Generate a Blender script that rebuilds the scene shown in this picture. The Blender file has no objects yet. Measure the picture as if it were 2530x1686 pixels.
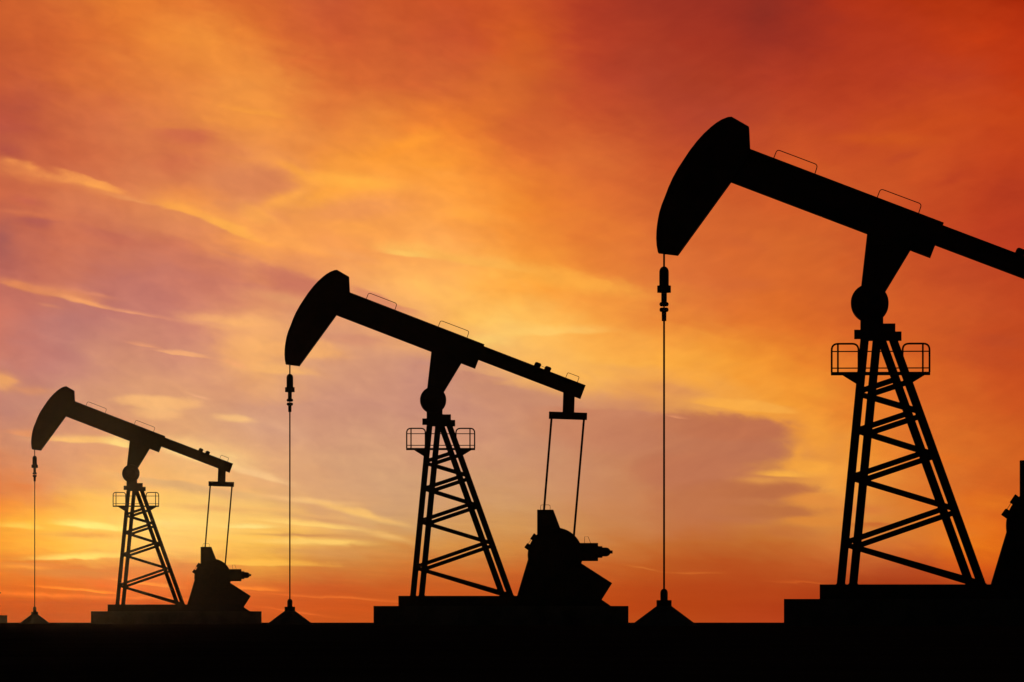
import bpy, bmesh, math, random
from mathutils import Vector, Matrix
random.seed(4)
S = bpy.context.scene
COL = S.collection

# ------------------------------------------------------------------ camera
# 1 photo pixel of the nearest pumpjack = U metres; long lens as in the photograph
U = 0.008
F_PX = 200.0 / 36.0 * 2530.0            # focal length in photo pixels
EYE = 0.08                              # height of the lens above the plain
D0 = U * F_PX                           # distance of the nearest pumpjack
cam_d = bpy.data.cameras.new('camera')
cam_d.lens = 200.0
cam_d.sensor_width = 36.0
cam_d.shift_y = (1537.0 - 843.0) / 2530.0
cam_d.clip_start = 0.5
cam_d.clip_end = 20000.0
cam = bpy.data.objects.new('camera', cam_d)
COL.objects.link(cam)
cam.location = (0, 0, EYE)
cam.rotation_euler = (math.radians(90), 0, 0)
S.camera = cam

S.view_settings.view_transform = 'Standard'
S.view_settings.look = 'None'
S.view_settings.exposure = 0.0
S.view_settings.gamma = 1.0
S.cycles.volume_bounces = 0
S.cycles.max_bounces = 4
S.cycles.use_denoising = True

# ------------------------------------------------------------------ sun, just above the horizon behind the far pumpjack
SUN_AZ = (225.0 - 1265.0) / F_PX
SUN_EL = (1537.0 - 1290.0) / F_PX
sun_d = bpy.data.lights.new('sun', 'SUN')
sun_d.energy = 0.028
sun_d.angle = math.radians(0.5)
sun_d.color = (1.0, 0.57, 0.22)
sun = bpy.data.objects.new('sun', sun_d)
COL.objects.link(sun)
sd = Vector((math.sin(SUN_AZ) * math.cos(SUN_EL), math.cos(SUN_AZ) * math.cos(SUN_EL), math.sin(SUN_EL)))
sun.rotation_euler = sd.to_track_quat('Z', 'Y').to_euler()

# ------------------------------------------------------------------ sunset sky (world)
W = bpy.data.worlds.new('World')
S.world = W
W.use_nodes = True
nt = W.node_tree
nt.nodes.clear()
L = nt.links

def node(t, **k):
    n = nt.nodes.new(t)
    for a, b in k.items():
        setattr(n, a, b)
    return n

def put(n, i, v):
    if v is None:
        return
    if hasattr(v, 'links') or isinstance(v, bpy.types.NodeSocket):
        L.new(v, n.inputs[i])
    else:
        n.inputs[i].default_value = v

def M(op, a, b=None, c=None, clamp=False):
    n = node('ShaderNodeMath', operation=op, use_clamp=clamp)
    put(n, 0, a); put(n, 1, b); put(n, 2, c)
    return n.outputs[0]

def mixc(f, a, b, mode='MIX'):
    n = node('ShaderNodeMix', data_type='RGBA', blend_type=mode)
    put(n, 0, f); put(n, 6, a); put(n, 7, b)
    return n.outputs[2]

def maprange(v, a, b, c=0.0, d=1.0, smooth=False):
    n = node('ShaderNodeMapRange')
    if smooth:
        n.interpolation_type = 'SMOOTHSTEP'
    put(n, 0, v); put(n, 1, a); put(n, 2, b); put(n, 3, c); put(n, 4, d)
    return n.outputs[0]

def vec(x, y, z=0.0):
    n = node('ShaderNodeCombineXYZ')
    put(n, 0, x); put(n, 1, y); put(n, 2, z)
    return n.outputs[0]

def noise(v, scale, detail=3.0, rough=0.5, dist=0.0):
    n = node('ShaderNodeTexNoise')
    put(n, 'Vector', v)
    n.inputs['Scale'].default_value = scale
    n.inputs['Detail'].default_value = detail
    n.inputs['Roughness'].default_value = rough
    n.inputs['Distortion'].default_value = dist
    return n

def lin(c):
    o = []
    for v in c:
        v = v / 255.0
        o.append(v / 12.92 if v <= 0.04045 else ((v + 0.055) / 1.055) ** 2.4)
    return (o[0], o[1], o[2], 1.0)

tc = node('ShaderNodeTexCoord')
sep = node('ShaderNodeSeparateXYZ')
L.new(tc.outputs['Generated'], sep.inputs[0])
dx, dy, dz = sep.outputs
az = M('ARCTAN2', dx, dy)                       # azimuth from the sunset, radians
el = M('ARCSINE', dz)                           # elevation
# sky map units: 1 unit = 100/F_PX radians (about 0.4 degree); X grows to the right, Y downwards to 15.37 at the horizon
K = F_PX / 100.0
X = M('MULTIPLY_ADD', az, K, 12.65)
Y = M('MULTIPLY_ADD', M('TANGENT', el), -K, 15.37)
# slow wander of the cloud field, drawn out along shallow slanting streaks
ang = math.radians(14)
ca, sa = math.cos(ang), math.sin(ang)
XR = M('ADD', M('MULTIPLY', X, ca), M('MULTIPLY', Y, sa))
YR = M('ADD', M('MULTIPLY', X, -sa), M('MULTIPLY', Y, ca))
p1 = vec(M('MULTIPLY', XR, 0.42), M('MULTIPLY', YR, 1.05), 3.1)
n1 = noise(p1, 0.9, 4.0, 0.55)
s1 = node('ShaderNodeSeparateColor')
L.new(n1.outputs['Color'], s1.inputs[0])
p2 = vec(M('MULTIPLY', XR, 0.95), M('MULTIPLY', YR, 2.5), 7.7)
n2 = noise(p2, 1.0, 4.0, 0.5, 0.5)
s2 = node('ShaderNodeSeparateColor')
L.new(n2.outputs['Color'], s2.inputs[0])
# flat streaks low over the horizon
p3 = vec(M('MULTIPLY_ADD', X, 0.55, 0.0), M('MULTIPLY', M('MULTIPLY_ADD', X, -0.04, Y), 5.5), 1.3)
n3 = noise(p3, 1.0, 5.0, 0.62, 0.5)
low = maprange(Y, 11.0, 14.0, smooth=True)
wx = M('ADD', M('MULTIPLY', M('SUBTRACT', s1.outputs[0], 0.5), 1.7), M('MULTIPLY', M('SUBTRACT', s2.outputs[0], 0.5), 1.0))
wy = M('ADD', M('MULTIPLY', M('SUBTRACT', s1.outputs[1], 0.5), 1.0), M('MULTIPLY', M('SUBTRACT', s2.outputs[1], 0.5), 0.5))
calm = maprange(Y, 13.0, 15.3, 1.0, 0.25)
XW = M('ADD', X, wx)
YW = M('ADD', Y, M('MULTIPLY', wy, calm))

XS = [0, 160, 320, 480, 640, 800, 960, 1120, 1280, 1440, 1600, 1760, 1920, 2080, 2240, 2400, 2530]
ROWS = [
(0, "205,95,45 212,105,48 228,122,48 220,110,48 214,102,46 203,90,50 200,85,42 198,80,38 202,82,38 178,62,36 162,54,36 158,50,34 150,46,32 172,50,26 176,50,18 176,50,16 168,42,12"),
(100, "200,92,46 212,102,48 226,120,50 238,140,56 224,118,50 208,94,48 204,92,46 202,84,44 208,90,36 186,68,38 170,58,36 168,54,34 158,50,34 174,54,30 182,56,26 192,58,20 186,52,18"),
(200, "196,88,52 212,106,54 224,122,58 232,134,62 240,146,64 220,112,52 212,102,50 208,98,48 208,98,42 192,74,42 176,66,42 170,60,36 178,60,36 180,60,32 184,60,32 188,62,30 190,56,20"),
(300, "186,84,64 202,100,62 216,116,68 226,132,66 242,148,66 228,128,60 234,134,56 236,126,48 210,100,46 204,88,44 184,72,42 180,68,44 190,72,38 192,70,36 198,74,30 200,72,28 194,66,24"),
(400, "198,100,66 206,104,66 212,116,72 214,116,74 234,144,80 240,146,64 252,156,58 250,150,54 228,118,50 218,108,50 206,92,46 198,80,40 204,84,38 198,78,36 202,80,34 198,72,32 192,64,28"),
(500, "204,104,70 210,116,76 222,130,82 230,144,84 226,140,86 252,166,68 250,160,74 250,156,66 240,138,50 226,116,50 212,102,48 208,98,46 208,92,42 206,90,40 198,78,36 192,68,32 184,60,30"),
(600, "182,98,84 208,114,82 204,116,86 216,126,88 250,160,80 244,154,82 248,160,80 252,164,80 244,148,60 234,130,52 222,114,52 214,104,48 212,102,44 206,94,42 200,82,38 190,66,34 186,60,32"),
(700, "190,106,92 202,116,92 194,116,102 204,122,100 212,130,100 232,150,98 250,172,94 254,182,90 252,166,66 242,144,58 226,122,56 218,110,52 218,106,44 208,96,42 204,86,38 196,76,36 190,68,32"),
(800, "206,118,98 190,120,110 196,122,108 210,134,110 240,168,108 220,150,112 238,168,108 252,184,92 254,196,98 252,172,74 238,144,60 228,124,50 224,114,42 214,100,40 210,92,38 200,82,36 192,72,32"),
(900, "200,124,106 198,130,116 212,146,114 216,148,116 242,172,106 222,158,116 208,146,118 206,144,118 244,178,100 252,182,86 252,174,72 246,160,58 240,144,48 230,122,42 216,102,36 206,86,34 196,74,30"),
(1000, "194,130,112 206,144,116 218,154,114 222,158,116 210,150,120 206,146,120 204,144,120 202,142,118 206,142,110 220,152,104 222,148,90 236,160,76 246,160,58 232,134,48 220,108,40 212,98,36 204,84,32"),
(1100, "208,136,100 214,146,108 224,158,112 230,172,118 224,166,122 214,156,120 212,156,120 210,150,118 204,144,110 202,138,102 202,136,94 196,124,84 200,126,78 238,148,56 226,122,44 216,108,38 208,94,32"),
(1200, "224,126,66 220,146,94 238,172,98 244,184,110 232,172,114 220,164,118 212,160,118 210,156,112 208,150,106 204,140,98 200,130,86 196,118,76 214,138,70 238,156,66 224,126,48 214,106,38 206,92,30"),
(1250, "242,140,46 236,160,68 248,190,92 248,196,106 238,184,108 224,166,108 212,160,114 212,156,106 208,150,98 204,138,90 200,128,80 194,114,68 202,124,62 226,142,62 222,126,48 216,104,36 208,90,28"),
(1300, "246,154,40 250,184,62 252,200,100 250,204,110 250,194,100 240,180,100 214,162,104 212,154,92 210,148,86 204,136,80 200,124,72 194,112,62 206,128,60 216,134,60 218,126,48 226,114,34 218,96,24"),
(1350, "246,158,40 248,182,62 250,188,88 250,190,96 250,188,78 222,156,78 214,148,76 212,142,70 208,134,64 204,126,62 196,110,50 192,104,46 198,112,48 208,116,52 212,112,46 232,122,30 220,98,22"),
(1400, "230,124,32 216,118,38 220,126,58 226,136,66 226,146,60 210,126,56 208,122,54 206,114,48 204,108,44 200,102,42 192,92,34 186,84,32 188,86,34 194,90,38 186,78,34 214,92,26 210,84,22"),
(1450, "220,100,18 226,102,14 232,108,38 228,112,44 214,100,38 206,92,36 202,92,34 202,94,34 198,86,32 192,80,26 186,74,24 182,70,24 180,68,24 172,62,22 168,58,22 176,62,22 180,64,20"),
(1500, "198,78,14 200,78,12 204,82,26 204,84,28 210,88,30 208,86,28 204,84,26 200,84,26 196,80,24 190,74,20 184,68,20 180,66,20 178,62,22 170,54,18 164,48,16 160,46,16 160,46,16"),
(1537, "192,78,26 194,78,26 198,80,26 200,84,28 204,88,30 202,86,28 200,84,28 196,80,28 194,78,28 190,76,24 186,74,24 184,70,24 184,66,26 174,58,22 165,54,22 162,50,20 162,50,20"),
]
xf = maprange(XW, -3.0, 28.3)
def ramp(cols):
    n = node('ShaderNodeValToRGB')
    r = n.color_ramp
    r.interpolation = 'CARDINAL'
    while len(r.elements) > 1:
        r.elements.remove(r.elements[-1])
    for i, (x, c) in enumerate(zip(XS, cols)):
        pos = (x / 100.0 + 3.0) / 31.3
        e = r.elements[0] if i == 0 else r.elements.new(pos)
        e.position = pos
        e.color = lin(c)
    L.new(xf, n.inputs[0])
    return n.outputs[0]
sky = None
prev = None
for y, s in ROWS:
    cols = [tuple(float(v) for v in t.split(',')) for t in s.split()]
    assert len(cols) == 17, y
    c = ramp(cols)
    if sky is None:
        sky = c
    else:
        sky = mixc(maprange(YW, prev / 100.0, y / 100.0), sky, c)
    prev = y

# single clouds: (x0, y0, x1, y1, half-width, colour, strength, shape power, raggedness)
CLOUDS = [
 # mauve and dark banks
 (-20, 600, 40, 602, 42, (166, 92, 86), .75, 2, .6, 0),
 (40, 543, 150, 554, 14, (182, 94, 82), .85, 3, .7, -1),
 (30, 492, 120, 506, 9, (190, 92, 76), .6, 2, .7, 0),
 (-20, 372, 70, 380, 16, (176, 78, 68), .6, 2, .6, 0),
 (20, 275, 90, 270, 10, (184, 84, 60), .6, 2, .6, 0),
 (200, 560, 350, 604, 18, (196, 106, 84), .7, 3, .7, -1),
 (380, 625, 620, 668, 26, (200, 116, 92), .6, 3, .5, -1),
 (640, 655, 800, 715, 34, (202, 116, 94), .8, 4, .5, -1),
 (870, 712, 1020, 772, 19, (220, 138, 100), .95, 4, .5, -1),
 (380, 325, 540, 335, 24, (206, 104, 72), .8, 3, .7, -1),
 (250, 250, 300, 262, 12, (214, 108, 62), .5, 2, .7, 0),
 (520, 445, 750, 456, 32, (219, 131, 84), .9, 4, .5, 0),
 (740, 532, 990, 505, 26, (237, 148, 84), .85, 3, .6, 0),
 (960, 480, 1060, 500, 14, (242, 150, 70), .6, 2, .6, 0),
 (640, 352, 800, 362, 16, (232, 138, 66), .6, 2, .6, 0),
 (780, 835, 960, 845, 11, (214, 144, 112), .85, 3, .6, 0),
 (1040, 905, 1240, 940, 16, (202, 138, 112), .85, 4, .5, -1),
 (1150, 945, 1340, 975, 20, (202, 140, 112), .85, 4, .4, -1),
 (1180, 985, 1480, 1010, 26, (202, 140, 110), .8, 3, .4, 0),
 (1470, 905, 1600, 920, 9, (238, 166, 86), .7, 2, .7, 0),
 (1590, 950, 1720, 975, 11, (222, 146, 84), .8, 2, .7, 0),
 (1360, 1010, 1700, 1032, 18, (203, 130, 96), .85, 4, .5, -1),
 (1340, 1050, 1700, 1075, 48, (200, 130, 96), .9, 4, .3, 0),
 (1400, 1096, 1945, 1092, 58, (190, 115, 82), .97, 12, .55, 2),
 (1560, 1040, 1965, 1066, 28, (192, 113, 78), .97, 8, .5, 2),
 (1560, 1165, 1850, 1170, 40, (193, 117, 82), .9, 6, .4, 0),
 (1620, 1240, 1950, 1250, 42, (193, 116, 74), .8, 5, .5, 0),
 (1640, 1208, 2030, 1210, 19, (187, 109, 68), .95, 8, .6, 2),
 (1700, 1262, 2050, 1265, 13, (190, 112, 64), .9, 6, .7, 2),
 (1860, 1310, 2030, 1318, 14, (196, 112, 58), .6, 3, .6, 0),
 (2080, 1260, 2200, 1262, 10, (214, 118, 58), .6, 2, .6, 0),
 (2080, 1292, 2240, 1300, 8, (196, 96, 44), .7, 2, .6, -1),
 (20, 1198, 100, 1204, 13, (222, 122, 62), .8, 3, .4, -1),
 (300, 1175, 620, 1225, 14, (218, 166, 114), .75, 3, .5, -1),
 (560, 1035, 760, 1080, 22, (214, 158, 128), .6, 2, .5, 0),
 (110, 1320, 300, 1324, 6, (230, 154, 66), .85, 2, .6, 0),
 (420, 1250, 640, 1262, 6, (236, 170, 100), .75, 2, .6, 0),
 (700, 1272, 940, 1305, 4.5, (216, 156, 102), .85, 2, .5, 0),
 (640, 1321, 860, 1326, 3.2, (206, 142, 84), .85, 2, .4, 0),
 (640, 1358, 900, 1366, 9, (220, 152, 84), .7, 2, .5, 0),
 (40, 1410, 330, 1418, 12, (212, 124, 56), .7, 3, .5, -1),
 (-20, 1392, 140, 1396, 6, (226, 134, 60), .7, 2, .6, -1),
 (-20, 1486, 220, 1492, 8, (196, 78, 24), .7, 2, .4, -1),
 (1700, -20, 1980, 100, 80, (146, 46, 34), .45, 2, .6, 0),
 (1860, 10, 1910, 60, 40, (132, 44, 34), .5, 2, .5, 0),
 (1540, 120, 1560, 170, 60, (166, 60, 38), .5, 2, .6, 0),
 (1300, 220, 1420, 215, 20, (190, 80, 42), .5, 2, .8, 0),
 (1640, 290, 1700, 310, 26, (182, 68, 44), .5, 2, .7, 0),
 (2180, 404, 2262, 380, 9, (188, 70, 36), .7, 2, .8, 0),
 (2310, 460, 2400, 430, 11, (182, 62, 32), .7, 2, .8, 0),
 (2430, 480, 2550, 470, 30, (176, 56, 30), .7, 2, .7, 0),
 (2420, 330, 2500, 345, 16, (190, 64, 28), .5, 2, .8, 0),
 (2100, 210, 2230, 212, 14, (178, 58, 30), .5, 2, .8, 0),
 (2280, 690, 2460, 660, 24, (186, 70, 36), .5, 2, .7, 0),
 (1780, 590, 1870, 610, 16, (208, 98, 48), .6, 2, .8, 0),
 (1780, 700, 1920, 705, 14, (214, 106, 50), .6, 2, .8, 0),
 (2060, 640, 2100, 660, 14, (204, 90, 38), .6, 2, .8, 0),
 (2380, 840, 2540, 850, 18, (186, 72, 36), .7, 2, .7, 0),
 (2300, 870, 2520, 905, 18, (188, 74, 36), .5, 2, .7, 0),
 (2280, 815, 2400, 822, 10, (198, 84, 36), .5, 2, .8, 0),
 # lit wisps
 (-30, 402, 190, 446, 24, (226, 130, 74), .75, 3, 1.1, -1),
 (150, 440, 330, 492, 15, (228, 136, 78), .7, 3, 1.0, -1),
 (90, 432, 240, 462, 7, (240, 148, 80), .7, 2, 1.4, 0),
 (10, 398, 60, 410, 6, (240, 144, 78), .8, 2, 1.2, 0),
 (60, 412, 90, 416, 7, (244, 150, 78), .8, 2, 1.2, 0),
 (150, 422, 300, 474, 13, (244, 152, 80), .9, 4, 1.2, -1),
 (200, 452, 290, 478, 9, (252, 162, 80), .9, 2, 1.2, 1),
 (275, 484, 400, 514, 4.5, (240, 156, 92), .7, 2, .9, 1),
 (370, 498, 540, 535, 26, (246, 154, 74), .85, 3, .7, 1),
 (400, 508, 520, 540, 15, (254, 168, 76), .85, 4, .6, 1),
 (400, 470, 560, 495, 15, (236, 140, 72), .6, 2, .7, 0),
 (500, 532, 660, 592, 26, (250, 162, 80), .8, 3, .6, 1),
 (500, 540, 640, 598, 14, (255, 174, 78), .95, 4, .5, 1),
 (590, 512, 670, 548, 18, (250, 166, 80), .7, 3, 1.1, 0),
 (620, 582, 830, 632, 24, (252, 164, 84), .85, 3, .6, 1),
 (800, 622, 930, 650, 12, (246, 162, 92), .6, 3, .6, 1),
 (0, 527, 180, 540, 7, (212, 116, 78), .8, 2, .5, 1),
 (350, 556, 560, 612, 20, (224, 136, 88), .75, 3, .5, 1),
 (520, 612, 620, 644, 7, (220, 136, 94), .7, 2, .6, 1),
 (750, 440, 980, 458, 15, (255, 172, 68), .85, 3, .5, 0),
 (770, 462, 650, 520, 11, (254, 168, 76), .85, 2, .5, 0),
 (690, 402, 768, 444, 8, (250, 162, 68), .8, 2, .5, 0),
 (930, 385, 1085, 330, 17, (254, 154, 52), .85, 2, .6, 0),
 (560, 266, 700, 290, 8, (247, 156, 64), .8, 3, .7, 1),
 (440, 60, 640, 170, 30, (242, 146, 60), .5, 2, .6, 0),
 (0, 698, 110, 728, 12, (230, 140, 86), .85, 3, .6, 1),
 (60, 716, 240, 744, 15, (224, 138, 92), .8, 3, .6, 1),
 (200, 722, 280, 738, 4, (222, 138, 104), .7, 2, .6, 0),
 (100, 752, 150, 762, 3, (214, 134, 100), .7, 2, .6, 0),
 (140, 734, 275, 766, 7.5, (244, 160, 100), .9, 3, .5, 1),
 (260, 763, 400, 788, 4, (234, 154, 112), .85, 2, .4, 1),
 (460, 784, 740, 818, 17, (244, 172, 110), .85, 4, .7, 0),
 (440, 792, 560, 806, 5, (226, 152, 114), .7, 2, .6, 0),
 (560, 796, 640, 802, 9, (252, 180, 110), .8, 2, .5, 0),
 (655, 730, 760, 754, 9, (224, 152, 104), .8, 3, .5, 0),
 (630, 862, 850, 880, 30, (248, 177, 106), .8, 4, .8, 1),
 (640, 915, 760, 925, 14, (254, 186, 106), .7, 3, .6, 1),
 (-20, 935, 40, 958, 17, (240, 166, 98), .85, 3, .6, 0),
 (30, 962, 120, 972, 8, (222, 148, 98), .7, 2, .6, 0),
 (320, 850, 400, 862, 6, (230, 156, 112), .8, 3, .7, 1),
 (390, 868, 505, 884, 6, (242, 170, 116), .95, 4, .6, 1),
 (555, 894, 612, 910, 9, (240, 166, 112), .85, 3, .6, 1),
 (290, 990, 490, 1000, 14, (247, 184, 118), .9, 6, .5, 0),
 (330, 1018, 440, 1026, 14, (246, 184, 120), .85, 4, .5, 0),
 (470, 978, 510, 990, 3, (236, 172, 128), .8, 2, .5, 1),
 (530, 1030, 620, 1040, 7, (248, 192, 124), .8, 3, .6, 0),
 (20, 1070, 110, 1080, 9, (226, 146, 94), .75, 3, .6, 1),
 (110, 1088, 320, 1096, 10, (250, 192, 110), .85, 3, .4, 1),
 (260, 1092, 345, 1106, 14, (255, 218, 128), .85, 3, .8, 1),
 (390, 1106, 610, 1158, 24, (252, 212, 138), .85, 3, .8, 1),
 (380, 1080, 620, 1122, 10, (246, 190, 124), .75, 2, .4, 0),
 (560, 1155, 710, 1196, 11, (246, 196, 136), .8, 3, .4, 1),
 (150, 1295, 310, 1312, 11, (255, 226, 118), .95, 3, .5, 1),
 (0, 1300, 110, 1306, 8, (255, 204, 84), .8, 2, .6, 1),
 (90, 1382, 330, 1376, 9, (255, 214, 104), .95, 3, .5, 1),
 (340, 1288, 470, 1296, 7, (254, 214, 124), .7, 2, .5, 0),
 (560, 1302, 680, 1304, 7, (255, 222, 128), .95, 3, .5, 1),
 (640, 1285, 870, 1308, 7, (254, 206, 112), .9, 3, .6, 1),
 (650, 1226, 860, 1246, 6, (246, 192, 124), .85, 3, .6, 0),
 (790, 1240, 985, 1294, 7.5, (250, 194, 110), .9, 3, .6, 0),
 (640, 1336, 900, 1342, 6, (254, 204, 106), .9, 3, .6, 0),
 (900, 1312, 1015, 1340, 6, (240, 184, 106), .85, 2, .6, 0),
 (490, 1390, 790, 1397, 10, (255, 188, 76), .9, 4, .5, 1),
 (0, 1400, 120, 1405, 4, (244, 156, 60), .7, 2, .6, 0),
 (100, 1450, 300, 1468, 4, (255, 140, 36), .95, 3, .5, 1),
 (290, 1434, 430, 1452, 5, (252, 150, 60), .9, 3, .6, 1),
 (560, 1453, 690, 1460, 6, (252, 136, 46), .9, 3, .6, 1),
 (-20, 1464, 220, 1476, 5, (250, 124, 34), .85, 2, .6, 0),
 (220, 1474, 520, 1482, 3, (240, 118, 40), .7, 2, .7, 0),
 (640, 1466, 980, 1486, 3.5, (232, 112, 42), .85, 2, .6, 1),
 (640, 1500, 790, 1522, 3, (230, 108, 42), .8, 2, .5, 1),
 (1550, 1400, 1620, 1412, 2.5, (212, 114, 46), .8, 2, .4, 1),
 (1660, 1416, 1760, 1416, 2.5, (208, 104, 40), .8, 2, .4, 1),
 (1920, 1438, 2060, 1446, 3, (206, 92, 34), .7, 2, .4, 1),
 (930, 612, 1090, 634, 18, (253, 184, 90), .75, 3, .7, 1),
 (950, 624, 1060, 638, 8, (255, 198, 98), .8, 3, .6, 1),
 (1050, 630, 1320, 672, 15, (253, 182, 84), .75, 3, .6, 1),
 (1250, 662, 1580, 722, 22, (254, 176, 70), .7, 3, .8, 0),
 (1100, 520, 1200, 540, 14, (255, 164, 62), .5, 2, .6, 0),
 (1240, 826, 1480, 818, 15, (255, 206, 108), .6, 3, .7, 1),
 (1130, 850, 1250, 838, 12, (255, 208, 110), .75, 2, .4, 0),
 (1650, 1028, 1690, 1034, 3, (226, 146, 100), .85, 2, .4, 1),
 (1715, 994, 1950, 1020, 15, (250, 172, 72), .9, 6, .5, 1),
 (2000, 1020, 2030, 1140, 34, (252, 164, 56), .6, 2, .8, 0),
 (1930, 1148, 2060, 1160, 16, (250, 168, 64), .85, 4, .9, 0),
 (1990, 1100, 1960, 1140, 10, (248, 164, 62), .7, 2, .8, 0),
 (1880, 1172, 2000, 1176, 9, (254, 178, 70), .9, 3, .6, 1),
 (1830, 1186, 1930, 1190, 7, (232, 156, 76), .7, 2, .8, 0),
 (1950, 1234, 2110, 1238, 13, (228, 142, 64), .85, 4, .8, 0),
 (1940, 1287, 2090, 1290, 10, (224, 138, 58), .8, 4, .8, 0),
 (2360, 1238, 2530, 1250, 18, (232, 122, 32), .7, 2, .6, 0),
 (2330, 1290, 2500, 1300, 14, (232, 118, 28), .5, 2, .6, 0),
 (2060, 345, 2300, 350, 12, (208, 86, 30), .7, 2, .7, 0),
 (1940, 400, 2080, 420, 12, (206, 88, 36), .5, 2, .7, 0),
 (2250, 1130, 2400, 1140, 12, (228, 112, 34), .5, 2, .7, 0),
 (2100, 990, 2200, 1010, 14, (238, 128, 40), .5, 2, .7, 0),
]
rag = M('SUBTRACT', n2.outputs[0], 0.5)
fine = noise(vec(M('MULTIPLY', XR, 5.0), M('MULTIPLY', YR, 10.0), 2.2), 1.0, 4.0, 0.62, 0.2)
ragf = M('SUBTRACT', fine.outputs[0], 0.5)
XC = M('ADD', X, M('MULTIPLY', M('SUBTRACT', s2.outputs[0], 0.5), 0.45))
YC = M('ADD', Y, M('MULTIPLY', M('SUBTRACT', s2.outputs[1], 0.5), 0.14))
VC = vec(XC, YC, 1.0)
def dot(a, k):
    n = node('ShaderNodeVectorMath', operation='DOT_PRODUCT')
    L.new(a, n.inputs[0])
    n.inputs[1].default_value = k
    return n.outputs['Value']
RAG = M('MULTIPLY_ADD', rag, 1.6, M('MULTIPLY', ragf, 0.9))
for (x0, y0, x1, y1, hw, c, a, pw, rg, edge) in CLOUDS:
    cx, cy = (x0 + x1) / 200.0, (y0 + y1) / 200.0
    ln = math.hypot(x1 - x0, y1 - y0) / 200.0 * 1.05
    t = math.atan2(y1 - y0, x1 - x0)
    hw = hw / 100.0 * 1.25
    # into the cloud's own unit ellipse
    a1, b1 = math.cos(t) / ln, math.sin(t) / ln
    a2, b2 = -math.sin(t) / hw, math.cos(t) / hw
    u = dot(VC, (a1, b1, -(cx * a1 + cy * b1)))
    v = dot(VC, (a2, b2, -(cx * a2 + cy * b2)))
    if abs(edge) == 1:                          # crisp lower (1) or upper (-1) edge
        v = M('MAXIMUM' if edge > 0 else 'MINIMUM', v, M('MULTIPLY', v, 2.6))
    r2 = M('MULTIPLY_ADD', v, v, M('MULTIPLY', u, u))
    r2 = M('MAXIMUM', M('MULTIPLY_ADD', RAG, rg, r2), 0.0)
    if pw > 2:
        r2 = M('POWER', r2, pw / 2.0)
    m = M('MULTIPLY', M('EXPONENT', M('MULTIPLY', r2, -1.0)), a, clamp=True)
    if edge == 2:                               # dissolves towards its left end
        m = M('MULTIPLY', m, maprange(u, -1.0, 0.55, smooth=True))
    sky = mixc(m, sky, lin(c))

# billow and streak texture inside the clouds
bil = noise(vec(M('MULTIPLY', XR, 1.5), M('MULTIPLY', YR, 2.6), 11.4), 1.0, 4.0, 0.5, 0.3)
tex = M('ADD', M('MULTIPLY', M('SUBTRACT', bil.outputs[0], 0.5), M('SUBTRACT', 1.0, low)),
        M('MULTIPLY', M('SUBTRACT', n3.outputs[0], 0.5), M('MULTIPLY', low, 0.9)))
# on the right the mottling climbs to the right instead
bil2 = noise(vec(M('ADD', M('MULTIPLY', X, 1.0), M('MULTIPLY', Y, -0.35)), M('ADD', M('MULTIPLY', X, 0.75), M('MULTIPLY', Y, 2.4)), 5.9), 1.0, 5.0, 0.55, 0.3)
right = maprange(X, 11.0, 17.0, 0.0, 1.0, True)
texr = M('MULTIPLY', M('MULTIPLY', M('SUBTRACT', bil2.outputs[0], 0.5), 0.8), M('SUBTRACT', 1.0, low))
tex = M('ADD', M('MULTIPLY', tex, M('SUBTRACT', 1.0, M('MULTIPLY', right, M('SUBTRACT', 1.0, M('MULTIPLY', low, 0.5))))), M('MULTIPLY', texr, right))
hi = M('MULTIPLY', M('MAXIMUM', tex, 0.0), 1.15, clamp=True)
lo = M('MULTIPLY', M('MAXIMUM', M('MULTIPLY', tex, -1.0), 0.0), 1.15, clamp=True)
sky = mixc(hi, sky, mixc(1.0, sky, (1.26, 1.33, 1.20, 1), 'MULTIPLY'))
sky = mixc(lo, sky, mixc(1.0, sky, (0.77, 0.69, 0.78, 1), 'MULTIPLY'))

# away from the sunset the clouds give way to the plain dusk sky
nish = node('ShaderNodeTexSky', sky_type='NISHITA', sun_disc=False)
nish.sun_elevation = SUN_EL
nish.sun_rotation = SUN_AZ
nish.dust_density = 3.0
dusk = mixc(1.0, nish.outputs[0], (0.02, 0.02, 0.02, 1), 'MULTIPLY')
fade = M('MULTIPLY', maprange(M('ABSOLUTE', az), 0.14, 0.75, 1.0, 0.0, True), maprange(el, 0.12, 0.50, 1.0, 0.0, True))
sky = mixc(fade, dusk, sky)
bg = node('ShaderNodeBackground')
L.new(sky, bg.inputs[0])
bg.inputs[1].default_value = 1.0
out = node('ShaderNodeOutputWorld')
L.new(bg.outputs[0], out.inputs[0])
W.cycles.sampling_method = 'MANUAL'
W.cycles.sample_map_resolution = 512

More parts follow.
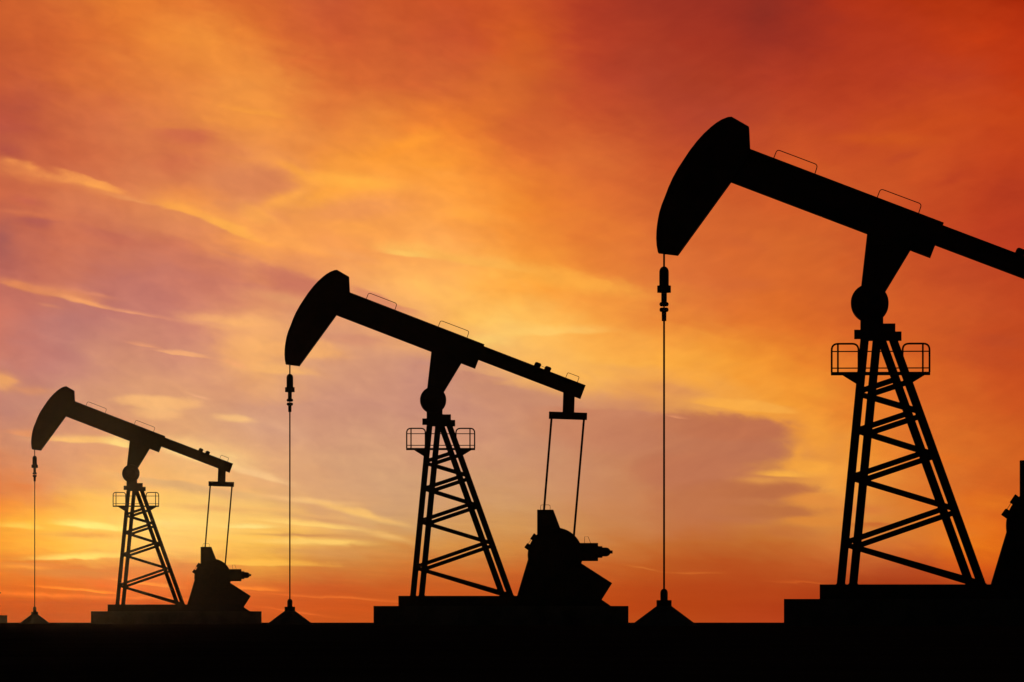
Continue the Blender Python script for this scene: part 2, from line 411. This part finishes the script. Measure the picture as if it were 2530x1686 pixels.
# ------------------------------------------------------------------ materials
def material(name, c1, c2, scale, rough=0.75, bump=0.2, metallic=0.0, spec=0.2):
    m = bpy.data.materials.new(name)
    m.use_nodes = True
    t = m.node_tree
    b = t.nodes['Principled BSDF']
    b.inputs['Roughness'].default_value = rough
    b.inputs['Metallic'].default_value = metallic
    b.inputs['Specular IOR Level'].default_value = spec
    co = t.nodes.new('ShaderNodeTexCoord')
    nz = t.nodes.new('ShaderNodeTexNoise')
    nz.inputs['Scale'].default_value = scale
    nz.inputs['Detail'].default_value = 6.0
    nz.inputs['Roughness'].default_value = 0.65
    t.links.new(co.outputs['Object'], nz.inputs['Vector'])
    r = t.nodes.new('ShaderNodeValToRGB')
    r.color_ramp.elements[0].position = 0.38
    r.color_ramp.elements[1].position = 0.66
    r.color_ramp.elements[0].color = (*c1, 1)
    r.color_ramp.elements[1].color = (*c2, 1)
    t.links.new(nz.outputs['Fac'], r.inputs[0])
    t.links.new(r.outputs[0], b.inputs['Base Color'])
    bp = t.nodes.new('ShaderNodeBump')
    bp.inputs['Strength'].default_value = bump
    bp.inputs['Distance'].default_value = 0.02
    t.links.new(nz.outputs['Fac'], bp.inputs['Height'])
    t.links.new(bp.outputs[0], b.inputs['Normal'])
    return m

PAINT = material('dark_painted_steel', (0.018, 0.017, 0.016), (0.030, 0.024, 0.020), 3.0)
FRAME = material('tower_steel', (0.020, 0.019, 0.018), (0.034, 0.026, 0.020), 5.0)
IRON = material('weathered_cast_iron', (0.022, 0.018, 0.016), (0.040, 0.026, 0.018), 6.0)
WIRE = material('greased_wire', (0.015, 0.015, 0.015), (0.028, 0.022, 0.018), 20.0, rough=0.6)
CONC = material('stained_concrete', (0.06, 0.055, 0.05), (0.10, 0.09, 0.08), 2.0, rough=0.95, bump=0.4, spec=0.05)
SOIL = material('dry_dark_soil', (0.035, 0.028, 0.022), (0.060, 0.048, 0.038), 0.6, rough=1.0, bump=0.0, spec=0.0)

# ------------------------------------------------------------------ mesh helpers
# All shapes are given in the pumpjack's own drawing units (the near machine's photo pixels):
# gx grows to the right, gy downwards, ground plane of the drawing at gy = GY.
GX, GY = 1640.5, 1537.0
def P(x, y, d=0.0):
    return Vector(((x - GX) * U, d, (GY - y) * U + EYE))
def Q(x, y):                                        # from the middle machine's drawing
    return (GX + (x - 716.3) / 0.696, GY - (GY - y) / 0.696)
def QR(px, py):                                     # detail sheet of the gearbox
    return Q(1240 + px / 4.6118, 1220 + py / 4.6118)
def QB(px, py):                                     # detail sheet of the beam's tail
    return Q(1280 + px / 6.5333, 860 + py / 6.5333)

def finish(name, bm, mat, parent=None, bevel=0.0, smooth=False):
    bmesh.ops.recalc_face_normals(bm, faces=bm.faces)
    me = bpy.data.meshes.new(name)
    bm.to_mesh(me)
    bm.free()
    me.materials.append(mat)
    if smooth:
        for p in me.polygons:
            p.use_smooth = True
    o = bpy.data.objects.new(name, me)
    COL.objects.link(o)
    o.parent = parent
    if bevel > 0:
        b = o.modifiers.new('bevel', 'BEVEL')
        b.width = bevel
        b.segments = 2
        b.limit_method = 'ANGLE'
    return o

def prism(bm, pts, d0, d1):
    f = [bm.verts.new(P(x, y, d0)) for x, y in pts]
    b = [bm.verts.new(P(x, y, d1)) for x, y in pts]
    bm.faces.new(f)
    bm.faces.new(b[::-1])
    n = len(pts)
    for i in range(n):
        j = (i + 1) % n
        bm.faces.new((f[i], b[i], b[j], f[j]))

def bar(bm, a, b, w, d0, d1):
    """flat-sided bar, centre line a-b and width w in drawing units"""
    ax, ay = a; bx, by = b
    l = math.hypot(bx - ax, by - ay)
    nx, ny = -(by - ay) / l * w / 2, (bx - ax) / l * w / 2
    prism(bm, [(ax + nx, ay + ny), (bx + nx, by + ny), (bx - nx, by - ny), (ax - nx, ay - ny)], d0, d1)

def channel(bm, a, b, w, d0, d1):
    """H-section beam: two flanges proud of a web, seen as one bar from the side"""
    ax, ay = a; bx, by = b
    l = math.hypot(bx - ax, by - ay)
    nx, ny = -(by - ay) / l, (bx - ax) / l
    t = min(w * 0.16, 3.0)
    o = w / 2 - t / 2
    for s in (-1, 1):
        bar(bm, (ax + nx * o * s, ay + ny * o * s), (bx + nx * o * s, by + ny * o * s), t, d0, d1)
    m, h = (d0 + d1) / 2, 0.008
    bar(bm, a, b, w - 2 * t + 0.5, m - h, m + h)

def tube(bm, pts, r, seg=8):
    pts = [Vector(p) for p in pts]
    rings = []
    for i, p in enumerate(pts):
        t = (pts[min(i + 1, len(pts) - 1)] - pts[max(i - 1, 0)]).normalized()
        a = t.orthogonal().normalized() if i == 0 else (rings_a - t * rings_a.dot(t)).normalized()
        rings_a = a
        b = t.cross(a)
        rings.append([bm.verts.new(p + (a * math.cos(2 * math.pi * k / seg) + b * math.sin(2 * math.pi * k / seg)) * r) for k in range(seg)])
    for i in range(len(rings) - 1):
        for k in range(seg):
            j = (k + 1) % seg
            bm.faces.new((rings[i][k], rings[i][j], rings[i + 1][j], rings[i + 1][k]))
    bm.faces.new(rings[0][::-1])
    bm.faces.new(rings[-1])

def rounded(corners, radii, seg=5):
    """open polyline through corners with the inner corners rounded off"""
    out = [corners[0]]
    for i in range(1, len(corners) - 1):
        p, c, n = Vector(corners[i - 1]), Vector(corners[i]), Vector(corners[i + 1])
        r = radii
        a = c + (p - c).normalized() * r
        b = c + (n - c).normalized() * r
        for k in range(seg + 1):
            t = k / seg
            q = a * (1 - t) ** 2 + c * 2 * t * (1 - t) + b * t * t
            out.append((q.x, q.y))
    out.append(corners[-1])
    return out

def lathe(bm, prof, cx=GX, seg=24, depth=0.0):
    """vertical turned part; prof = (radius, gy) in drawing units"""
    rings = []
    for r, y in prof:
        c = P(cx, y, depth)
        rings.append([bm.verts.new(c + Vector((math.cos(2 * math.pi * k / seg), math.sin(2 * math.pi * k / seg), 0)) * max(r, 0.05) * U) for k in range(seg)])
    for i in range(len(rings) - 1):
        for k in range(seg):
            j = (k + 1) % seg
            bm.faces.new((rings[i][k], rings[i][j], rings[i + 1][j], rings[i + 1][k]))
    bm.faces.new(rings[0]); bm.faces.new(rings[-1][::-1])

def spindle(bm, prof, cy, seg=24, depth=0.0):
    """horizontal turned part along the drawing's x; prof = (gx, radius)"""
    rings = []
    for x, r in prof:
        c = P(x, cy, depth)
        rings.append([bm.verts.new(c + Vector((0, math.cos(2 * math.pi * k / seg), math.sin(2 * math.pi * k / seg))) * max(r, 0.05) * U) for k in range(seg)])
    for i in range(len(rings) - 1):
        for k in range(seg):
            j = (k + 1) % seg
            bm.faces.new((rings[i][k], rings[i][j], rings[i + 1][j], rings[i + 1][k]))
    bm.faces.new(rings[0]); bm.faces.new(rings[-1][::-1])

def disc(bm, cx, cy, prof, seg=64):
    """turned part with its axis in depth; prof = (radius, depth metres)"""
    rings = []
    for r, d in prof:
        rings.append([bm.verts.new(P(cx + r * math.cos(2 * math.pi * k / seg), cy + r * math.sin(2 * math.pi * k / seg), d)) for k in range(seg)])
    for i in range(len(rings) - 1):
        for k in range(seg):
            j = (k + 1) % seg
            bm.faces.new((rings[i][k], rings[i][j], rings[i + 1][j], rings[i + 1][k]))
    bm.faces.new(rings[0]); bm.faces.new(rings[-1][::-1])

def new():
    return bmesh.new()

# ------------------------------------------------------------------ setting
gm = new()
gs = 14
ext = 400.0
bmesh.ops.create_grid(gm, x_segments=gs, y_segments=gs, size=ext)
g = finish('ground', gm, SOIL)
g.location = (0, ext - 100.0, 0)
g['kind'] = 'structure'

# ------------------------------------------------------------------ one pumpjack
def build_pumpjack():
    root = bpy.data.objects.new('pumpjack', None)
    COL.objects.link(root)

    # stepped concrete base (stands on the ground, a little below eye height)
    gb = GY + EYE / U                               # drawing height of the real ground
    bm = new()
    x1 = QR(1433, 0)[0]
    prism(bm, [(1938.5, 1480.6), (x1, 1480.6), (x1, gb), (1938.5, gb)], -0.75, 0.75)
    base = finish('concrete_base', bm, CONC, root, 0.004)
    bm = new()
    x2 = QR(1118, 0)[0]
    prism(bm, [(2026.2, 1444.8), (x2, 1444.8), (x2, 1480.6), (2026.2, 1480.6)], -0.62, 0.62)
    finish('skid', bm, FRAME, root, 0.004)

    # horse head
    head = [(1809.1, 289.3), (1850.9, 313.6), (1853.5, 368.4), (1853.7, 383.7), (1806, 448.3), (1674.4, 629.1), (1626.2, 623),
            (1623.2, 607), (1622.1, 589.1), (1622.6, 573), (1623.9, 558.5), (1626.4, 542), (1629.7, 525.3), (1636, 505), (1643.8, 485.8), (1652.6, 462.5),
            (1662.9, 439.8), (1675.6, 417), (1689.7, 395.2), (1705.6, 371.5), (1722.9, 349.3), (1740, 330.5), (1758.6, 313.6), (1771, 304), (1784, 296.2), (1799.4, 290.1)]
    bm = new()
    prism(bm, head, -0.22, 0.22)
    hh = finish('horse_head', bm, PAINT, root, 0.006)
    # curved face plate the cable wraps on, a little wider than the cheeks
    bm = new()
    arc = head[6:] + [head[0]]
    inner = []
    for i, (x, y) in enumerate(arc):
        px, py = arc[max(i - 1, 0)]; qx, qy = arc[min(i + 1, len(arc) - 1)]
        tx, ty = qx - px, qy - py
        l = math.hypot(tx, ty)
        inner.append((x - ty / l * 5, y + tx / l * 5))
    o_ = [[bm.verts.new(P(x, y, d)) for x, y in arc] for d in (-0.26, 0.26)]
    i_ = [[bm.verts.new(P(x, y, d)) for x, y in inner] for d in (-0.26, 0.26)]
    for i in range(len(arc) - 1):
        bm.faces.new((o_[0][i], o_[0][i + 1], o_[1][i + 1], o_[1][i]))
        bm.faces.new((i_[0][i], i_[1][i], i_[1][i + 1], i_[0][i + 1]))
        for s in (0, 1):
            bm.faces.new((o_[s][i], i_[s][i], i_[s][i + 1], o_[s][i + 1]))
    bm.faces.new((o_[0][0], o_[1][0], i_[1][0], i_[0][0]))
    bm.faces.new((o_[0][-1], o_[1][-1], i_[1][-1], i_[0][-1]))
    finish('face_plate', bm, PAINT, hh)

    # walking beam: deep front length, shallower tail
    bm = new()
    prism(bm, [(1853.5, 368.4), (2331, 552.6), (2298.1, 637.8), (1806, 448.3), (1853.7, 383.7)], -0.13, 0.13)
    prism(bm, [(1853.5, 368.4), (2331, 552.6), (2329.6, 556.2), (1852.2, 372)], -0.2, 0.2)
    prism(bm, [(2299.5, 634.2), (2298.1, 637.8), (1806, 448.3), (1808.6, 444.8)], -0.2, 0.2)
    beam = finish('walking_beam', bm, PAINT, root)
    bm = new()
    te, be = QB(1090, 605), QB(1007, 822)
    prism(bm, [(2300, 547.8), te, be, (2285, 597)], -0.11, 0.11)
    ux, uy = math.cos(math.atan2(te[1] - 558.9, te[0] - 2329)), math.sin(math.atan2(te[1] - 558.9, te[0] - 2329))
    prism(bm, [(2329, 558.9), te, (te[0] - 1.3, te[1] + 3.4), (2327.7, 562.3)], -0.17, 0.17)
    prism(bm, [(2311.4, 603.2), (be[0] + 1.3, be[1] - 3.4), be, (2310.1, 606.6)], -0.17, 0.17)
    finish('beam_tail', bm, PAINT, beam)

    # wire grab rails along the top of the beam
    def loop(cs, rad, r, name='grab_rail', d=0.0, parent=beam):
        b2 = new()
        tube(b2, [P(x, y, d) for x, y in rounded(cs, rad)], r * U, 6)
        finish(name, b2, WIRE, parent, smooth=True)
    loop([(1911.1, 392), (1920.2, 368.6), (2020.6, 407.0), (2013.0, 431)], 8, 1.15)
    loop([(2166.4, 491), (2175.5, 466.8), (2277.0, 505.3), (2268.6, 530)], 8, 1.15)
    loop([QB(768, 486), QB(803, 397), QB(988, 466), QB(957, 556)], 4.5, 1.0)
    # pair of rubber-capped clamps on the tail
    for (cx, cy) in ((316, 278), (479, 342)):
        b2 = new()
        a = math.radians(21.2)
        ca_, sa_ = math.cos(a), math.sin(a)
        hw, hh2, ch = 57, 42, 20
        loc = [(-hw, hh2 + 10), (-hw + 4, -hh2 + ch), (-hw + ch, -hh2 + 3), (-hw + ch + 14, -hh2), (hw - ch - 10, -hh2), (hw - ch + 4, -hh2 + 3), (hw - 3, -hh2 + ch), (hw - 8, hh2 + 10)]
        prism(b2, [QB(cx + x * ca_ - y * sa_, cy + x * sa_ + y * ca_) for x, y in loc], -0.1, 0.1)
        finish('clamp', b2, IRON, beam)
    b2 = new()
    tube(b2, [P(*QB(360, 286)), P(*QB(445, 320))], 0.7 * U, 6)
    finish('clamp_rod', b2, WIRE, beam)

    # saddle under the beam and its bearing
    bm = new()
    prism(bm, [(2142.5, 570), (2142.5, 578.6), (2128, 707.4), (2123.8, 745), (2172, 745), (2186.6, 721.9), (2248.6, 619.4), (2252, 600)], -0.235, 0.235)
    finish('saddle', bm, PAINT, root, 0.004)
    bm = new()
    R = 46.6
    disc(bm, 2148.9, 750, [(R * .55, -0.36), (R * .6, -0.35), (R * .6, -0.31), (R * .97, -0.30), (R, -0.28), (R, 0.28), (R * .97, 0.30), (R * .6, 0.31), (R * .6, 0.35), (R * .55, 0.36)])
    finish('centre_bearing', bm, IRON, root)

    # post head
    bm = new()
    prism(bm, [(2125.8, 770), (2182.2, 770), (2182.2, 801.3), (2212, 801.3), (2212, 822), (2125.8, 822)], -0.25, 0.25)
    cap = finish('post_head', bm, FRAME, root)
    for (x0, x1_, y0, y1_, d0, d1) in ((2110.5, 2200, 814.1, 836.6, 0.12, 0.30), (2136, 2227.1, 821.4, 843.8, -0.30, -0.12)):
        b2 = new()
        prism(b2, [(x0, y0), (x1_, y0), (x1_, y1_), (x0, y1_)], d0, d1)
        finish('cap_plate', b2, FRAME, cap)
    b2 = new()
    prism(b2, [(2128, 822.0), (2205, 822.0), (2205, 841.5), (2128, 841.5)], -0.118, 0.118)
    finish('cross_beam', b2, FRAME, cap)

    # lattice tower: far frame and near frame
    yt, yb = 836.0, 1446.0
    def lx(y): return 2135.7 + (y - 843.7) * (2077.5 - 2135.7) / 600.9
    def rx(y): return 2179.6 + (y - 843.7) * (2396.1 - 2179.6) / 600.9
    braces = [((2135.7, 962.2), (2202.8, 940.0)), ((2134.7, 976.5), (2224.5, 1003.3)),
              ((2157.1, 1049.5), (2233.4, 1024.2)), ((2165.8, 1079.3), (2260.7, 1109.2)),
              ((2146.2, 1163.8), (2266.6, 1123.2)), ((2153.1, 1195.9), (2311.2, 1243.9)),
              ((2130.5, 1326.3), (2318.6, 1261.3)), ((2130.5, 1357.9), (2380.8, 1434.7))]
    for near in (False, True):
        ox, oy = (29.3, 9.2) if near else (0.0, 0.0)
        dc = -0.2 if near else 0.2
        for fx in (lx, rx):
            b2 = new()
            w = 21.0
            xa = (fx(yt) + ox) if not near else fx(yt) + (30.7 if fx is lx else 27.7)
            xb = (fx(yb) + ox) if not near else fx(yb) + (30.7 if fx is lx else 27.7)
            channel(b2, (xa, yt), (xb, yb), w, dc - 0.07, dc + 0.07)
            # foot plate
            prism(b2, [(xb - 12, 1442.4), (xb + 12, 1442.4), (xb + 12, 1445.2), (xb - 12, 1445.2)], dc - 0.12, dc + 0.12)
            finish('tower_leg', b2, FRAME, root)
        for (a, b) in braces:
            m = (b[1] - a[1]) / (b[0] - a[0])
            # meet the leg centre lines
            def hit(f):
                k = (f(900.0) - f(800.0)) / 100.0
                c = f(0.0)
                # x = c + k*y ; y = a.y + m (x - a.x)
                x = (c + k * (a[1] - m * a[0])) / (1 - k * m)
                return (x, a[1] + m * (x - a[0]))
            A, B = hit(lx), hit(rx)
            b2 = new()
            channel(b2, (A[0] + ox, A[1] + oy), (B[0] + ox, min(B[1] + oy, 1442)), 13.6, dc - 0.05, dc + 0.05)
            finish('brace', b2, FRAME, root)
    # ties between the two frames
    for (x, y) in ((lx(1330) , 1330), (lx(1168), 1168), (lx(975), 975), (rx(1252), 1252), (rx(1115), 1115), (rx(1012), 1012)):
        b2 = new()
        o2 = 30.0
        vs = []
        tube(b2, [P(x + 2, y, 0.14), P(x + o2 - 2, y + 9, -0.14)], 3.5 * U, 8)
        finish('frame_tie', b2, FRAME, root)

    # service platform with guard rails
    bm = new()
    prism(bm, [(2053.1, 920.2), (2297.8, 920.2), (2297.8, 926.8), (2053.1, 926.8)], -0.20, 0.20)
    plat = finish('service_platform', bm, FRAME, root)
    for pts in ([(2078.6, 925.6), (2130, 925.6), (2122, 952), (2115.1, 948.3)], [(2287.3, 925.6), (2254.6, 945.6), (2248, 949.4), (2238, 925.6)]):
        b2 = new()
        prism(b2, pts, -0.05, 0.05)
        finish('bracket', b2, FRAME, plat)
    dr = -0.17
    for (xa, xb, xp) in ((2055.2, 2121.2, 2070.5), (2229.9, 2296.0, 2279.6)):
        b2 = new()
        tube(b2, [P(x, y, dr) for x, y in rounded([(xa, 921), (xa, 850.7), (xb, 850.7), (xb, 921)], 16, 6)], 2.4 * U, 8)
        tube(b2, [P(xp, 921, dr), P(xp, 850.7, dr)], 2.25 * U, 8)
        finish('guard_rail', b2, FRAME, plat, smooth=True)
    for y in (869.7, 910.8):
        b2 = new()
        tube(b2, [P(2053.6, y, dr), P(2297.2, y, dr)], 1.5 * U, 8)
        finish('rail_wire', b2, WIRE, plat, smooth=True)

    # equaliser hung from the tail, with the two pitman rods
    bm = new()
    prism(bm, [QB(500, 1027), QB(1115, 1048), QB(1111, 1163), QB(498, 1143)], -0.09, 0.09)
    eq = finish('equaliser', bm, PAINT, root, 0.004)
    b2 = new()
    prism(b2, [QB(731, 700), QB(914, 770), QB(906, 1042), QB(720, 1035)], -0.1, 0.1)
    finish('tail_bearing', b2, IRON, eq, 0.004)
    for (a, b, d) in ((QB(541, 1120), QR(476, 230), -0.07), (QB(1066, 1140), QR(818, 520), 0.07)):
        b2 = new()
        dd = d * 3.5
        bar(b2, a, b, 7.6, d - 0.03, d + 0.03)
        finish('pitman_rod', b2, IRON, root)

    # crank, gear wheel, counterweight
    bm = new()
    cxx, cyy = QR(607, 700)
    R = 312 / 4.6118 / 0.696
    disc(bm, cxx, cyy, [(R * .2, -0.30), (R * .22, -0.24), (R * .9, -0.24), (R * .9, -0.30), (R * .985, -0.30), (R, -0.29), (R, 0.29), (R * .985, 0.30), (R * .9, 0.30), (R * .9, 0.24), (R * .2, 0.24)], 96)
    finish('gear_wheel', bm, IRON, root)
    bm = new()
    prism(bm, [QR(403, 184), QR(585, 184), QR(665, 397), QR(720, 560), QR(560, 700), QR(403, 640)], -0.2, 0.2)
    ca2 = finish('crank_arm', bm, IRON, root, 0.005)
    b2 = new()
    tube(b2, [P(x, y, 0) for x, y in rounded([QR(441, 190), QR(441, 128), QR(550, 128), QR(550, 190)], 6.5)], 0.8 * U, 6)
    finish('lifting_eye', b2, WIRE, ca2, smooth=True)
    bm = new()
    prism(bm, [QR(1253, 1021), QR(1134, 1210), QR(560, 841), QR(679, 652)], -0.34, 0.34)
    finish('counterweight', bm, IRON, root, 0.006)
    # two clamps with a rod on the wheel's rim
    for pts in ([(366, 452), (362, 456), (324, 512), (326, 518), (400, 562), (440, 510), (374, 456)],
                [(291, 566), (286, 569), (257, 609), (258, 615), (302, 646), (350, 620), (340, 594), (297, 566)]):
        b2 = new()
        prism(b2, [QR(*p) for p in pts], -0.11, 0.11)
        finish('clamp', b2, IRON, root)
    b2 = new()
    tube(b2, [P(*QR(336, 516)), P(*QR(300, 572))], 0.75 * U, 6)
    finish('clamp_rod', b2, WIRE, root)
    # housing legs
    bm = new()
    prism(bm, [QR(300, 735), QR(298, 750), QR(173, 1168.5), QR(1060, 1168.5), QR(1040, 1000), QR(880, 850), QR(607, 700)], -0.28, 0.28)
    finish('gearbox_housing', bm, IRON, root, 0.004)
    bm = new()
    prism(bm, [QR(1040, 1145), QR(1134, 1210), QR(1240, 1283), QR(1120, 1283), QR(1040, 1283)], -0.5, 0.5)
    finish('housing_foot', bm, FRAME, root)
    # motor
    bm = new()
    y0, y1_ = QR(0, 563)[1], QR(0, 768)[1]
    xa, xb = QR(780, 0)[0], QR(1094, 0)[0]
    prism(bm, [(xa, y0), (xb, y0), (xb, y1_), (xa, y1_)], -0.22, 0.22)
    mo = finish('motor', bm, IRON, root, 0.006)
    q = 1 / 4.6118 / 0.696
    cy2 = QR(0, 665)[1]
    b2 = new()
    spindle(b2, [(QR(1094, 0)[0], 66.5 * q), (QR(1145, 0)[0], 66.5 * q), (QR(1145, 0)[0], 51 * q), (QR(1190, 0)[0], 51 * q), (QR(1207, 0)[0], 47 * q), (QR(1221, 0)[0], 39 * q), (QR(1231, 0)[0], 28 * q), (QR(1236, 0)[0], 18 * q), (QR(1262, 0)[0], 18 * q)], cy2)
    finish('shaft_end', b2, IRON, mo)
    b2 = new()
    tube(b2, [P(*QR(943, 570)), P(*QR(943, 491)), P(*QR(983, 491)), P(*QR(1014, 570))], 0.8 * U, 6)
    finish('lifting_eye', b2, WIRE, mo)

    # bridle cable, carrier and polished rod
    bm = new()
    lathe(bm, [(2.4, 600), (2.4, 660)], seg=10)
    finish('bridle_cable', bm, WIRE, root, smooth=True)
    bm = new()
    prof = [(0.5, 656.4), (4, 657.2), (7.6, 659.6), (10.2, 663.2), (11.6, 668), (11.8, 672), (11.8, 704.3), (17, 704.3), (17, 721.6), (7.0, 721.6), (7.0, 744.8),
            (9.6, 745.6), (11.2, 748), (11.6, 750.2), (11.2, 752.6), (9.6, 755), (7, 755.6), (1.8, 755.7), (1.8, 758.5), (7, 758.6), (9.6, 759.2), (11, 761.6), (11.3, 764), (11, 766.6), (9.6, 768.8), (6, 769.6), (5.7, 792.1), (0.5, 792.1)]
    lathe(bm, prof)
    finish('carrier', bm, IRON, root)
    bm = new()
    lathe(bm, [(2.4, 790), (2.4, 1458)], seg=10)
    finish('polished_rod', bm, WIRE, root, smooth=True)
    return root

def build_wellhead():
    bm = new()
    gb = GY + EYE / U
    k = (1710.4 - 1659.6) / (1535.7 - 1497.8)
    lathe(bm, [(18.7, 1497.8), (18.7 + k * (gb - 1497.8), gb)], seg=40)
    root = finish('wellhead', bm, CONC)
    bm = new()
    lathe(bm, [(18.7, 1483.2), (18.7, 1497.8)])
    finish('flange', bm, IRON, root)
    bm = new()
    lathe(bm, [(0.5, 1454.6), (3.5, 1455.3), (6.4, 1457.4), (8.3, 1460.4), (9.2, 1464.4), (9.2, 1483.2)])
    finish('stuffing_box', bm, IRON, root)
    return root

def copy_tree(o, parent=None):
    c = o.copy()
    COL.objects.link(c)
    c.parent = parent
    for ch in list(o.children):
        copy_tree(ch, c)
    return c

PUMPS = [  # screen x of the cable, size relative to the nearest, labels
    (1640.5, 1.0, 'largest black pumpjack, at right, its tail and gearbox cut off by the frame',
     'largest black cone-footed wellhead, under the rod of the largest pumpjack'),
    (716.3, 0.696, 'mid-sized black pumpjack in the middle, whole from horse head to gearbox',
     'mid-sized black wellhead just right of the brownish pumpjack base'),
    (86.5, 0.4659, 'small brownish hazy pumpjack at left in front of the yellow glow',
     'small brownish wellhead at far left under the thin rod of the small pumpjack'),
    (-330.9, 0.29, 'faint far pumpjack, only its base corner showing at the left edge', None),
]
pj = build_pumpjack()
wh = build_wellhead()
for i, (sx, sc, lab, wlab) in enumerate(PUMPS):
    d = D0 / sc
    x = (sx - 1265.0) / F_PX * d
    o = pj if i == 0 else copy_tree(pj)
    # each machine stands square to the access track, its tower TX metres from the well
    TX = (2160.0 - GX) * U
    az_t = math.atan2(x + TX, d)
    o.rotation_euler = (0, 0, -az_t)
    o.location = (x + TX - TX * math.cos(az_t), d + TX * math.sin(az_t), 0)
    o['label'] = lab
    o['category'] = 'pumpjack'
    o['group'] = 'pumpjacks standing in a row across the plain'
    if wlab:
        w = wh if i == 0 else copy_tree(wh)
        w.location = o.location
        w['label'] = wlab
        w['category'] = 'wellhead'
        w['group'] = 'wellheads in front of the pumpjacks'

# ------------------------------------------------------------------ thin evening haze
HAZE = True
if HAZE:
    bm = new()
    bmesh.ops.create_cube(bm, size=1.0)
    hm = bpy.data.materials.new('evening_haze')
    hm.use_nodes = True
    t = hm.node_tree
    t.nodes.clear()
    v = t.nodes.new('ShaderNodeVolumePrincipled')
    v.inputs['Color'].default_value = (0.95, 0.9, 0.85, 1)
    v.inputs['Density'].default_value = 0.00002
    v.inputs['Anisotropy'].default_value = 0.98
    mo = t.nodes.new('ShaderNodeOutputMaterial')
    t.links.new(v.outputs[0], mo.inputs['Volume'])
    hz = finish('haze', bm, hm)
    hz.scale = (2 * ext + 20, 2 * ext + 20, 12.6)
    hz.location = (0, ext - 100, 12.6 / 2 - 1.0)
    hz['kind'] = 'stuff'
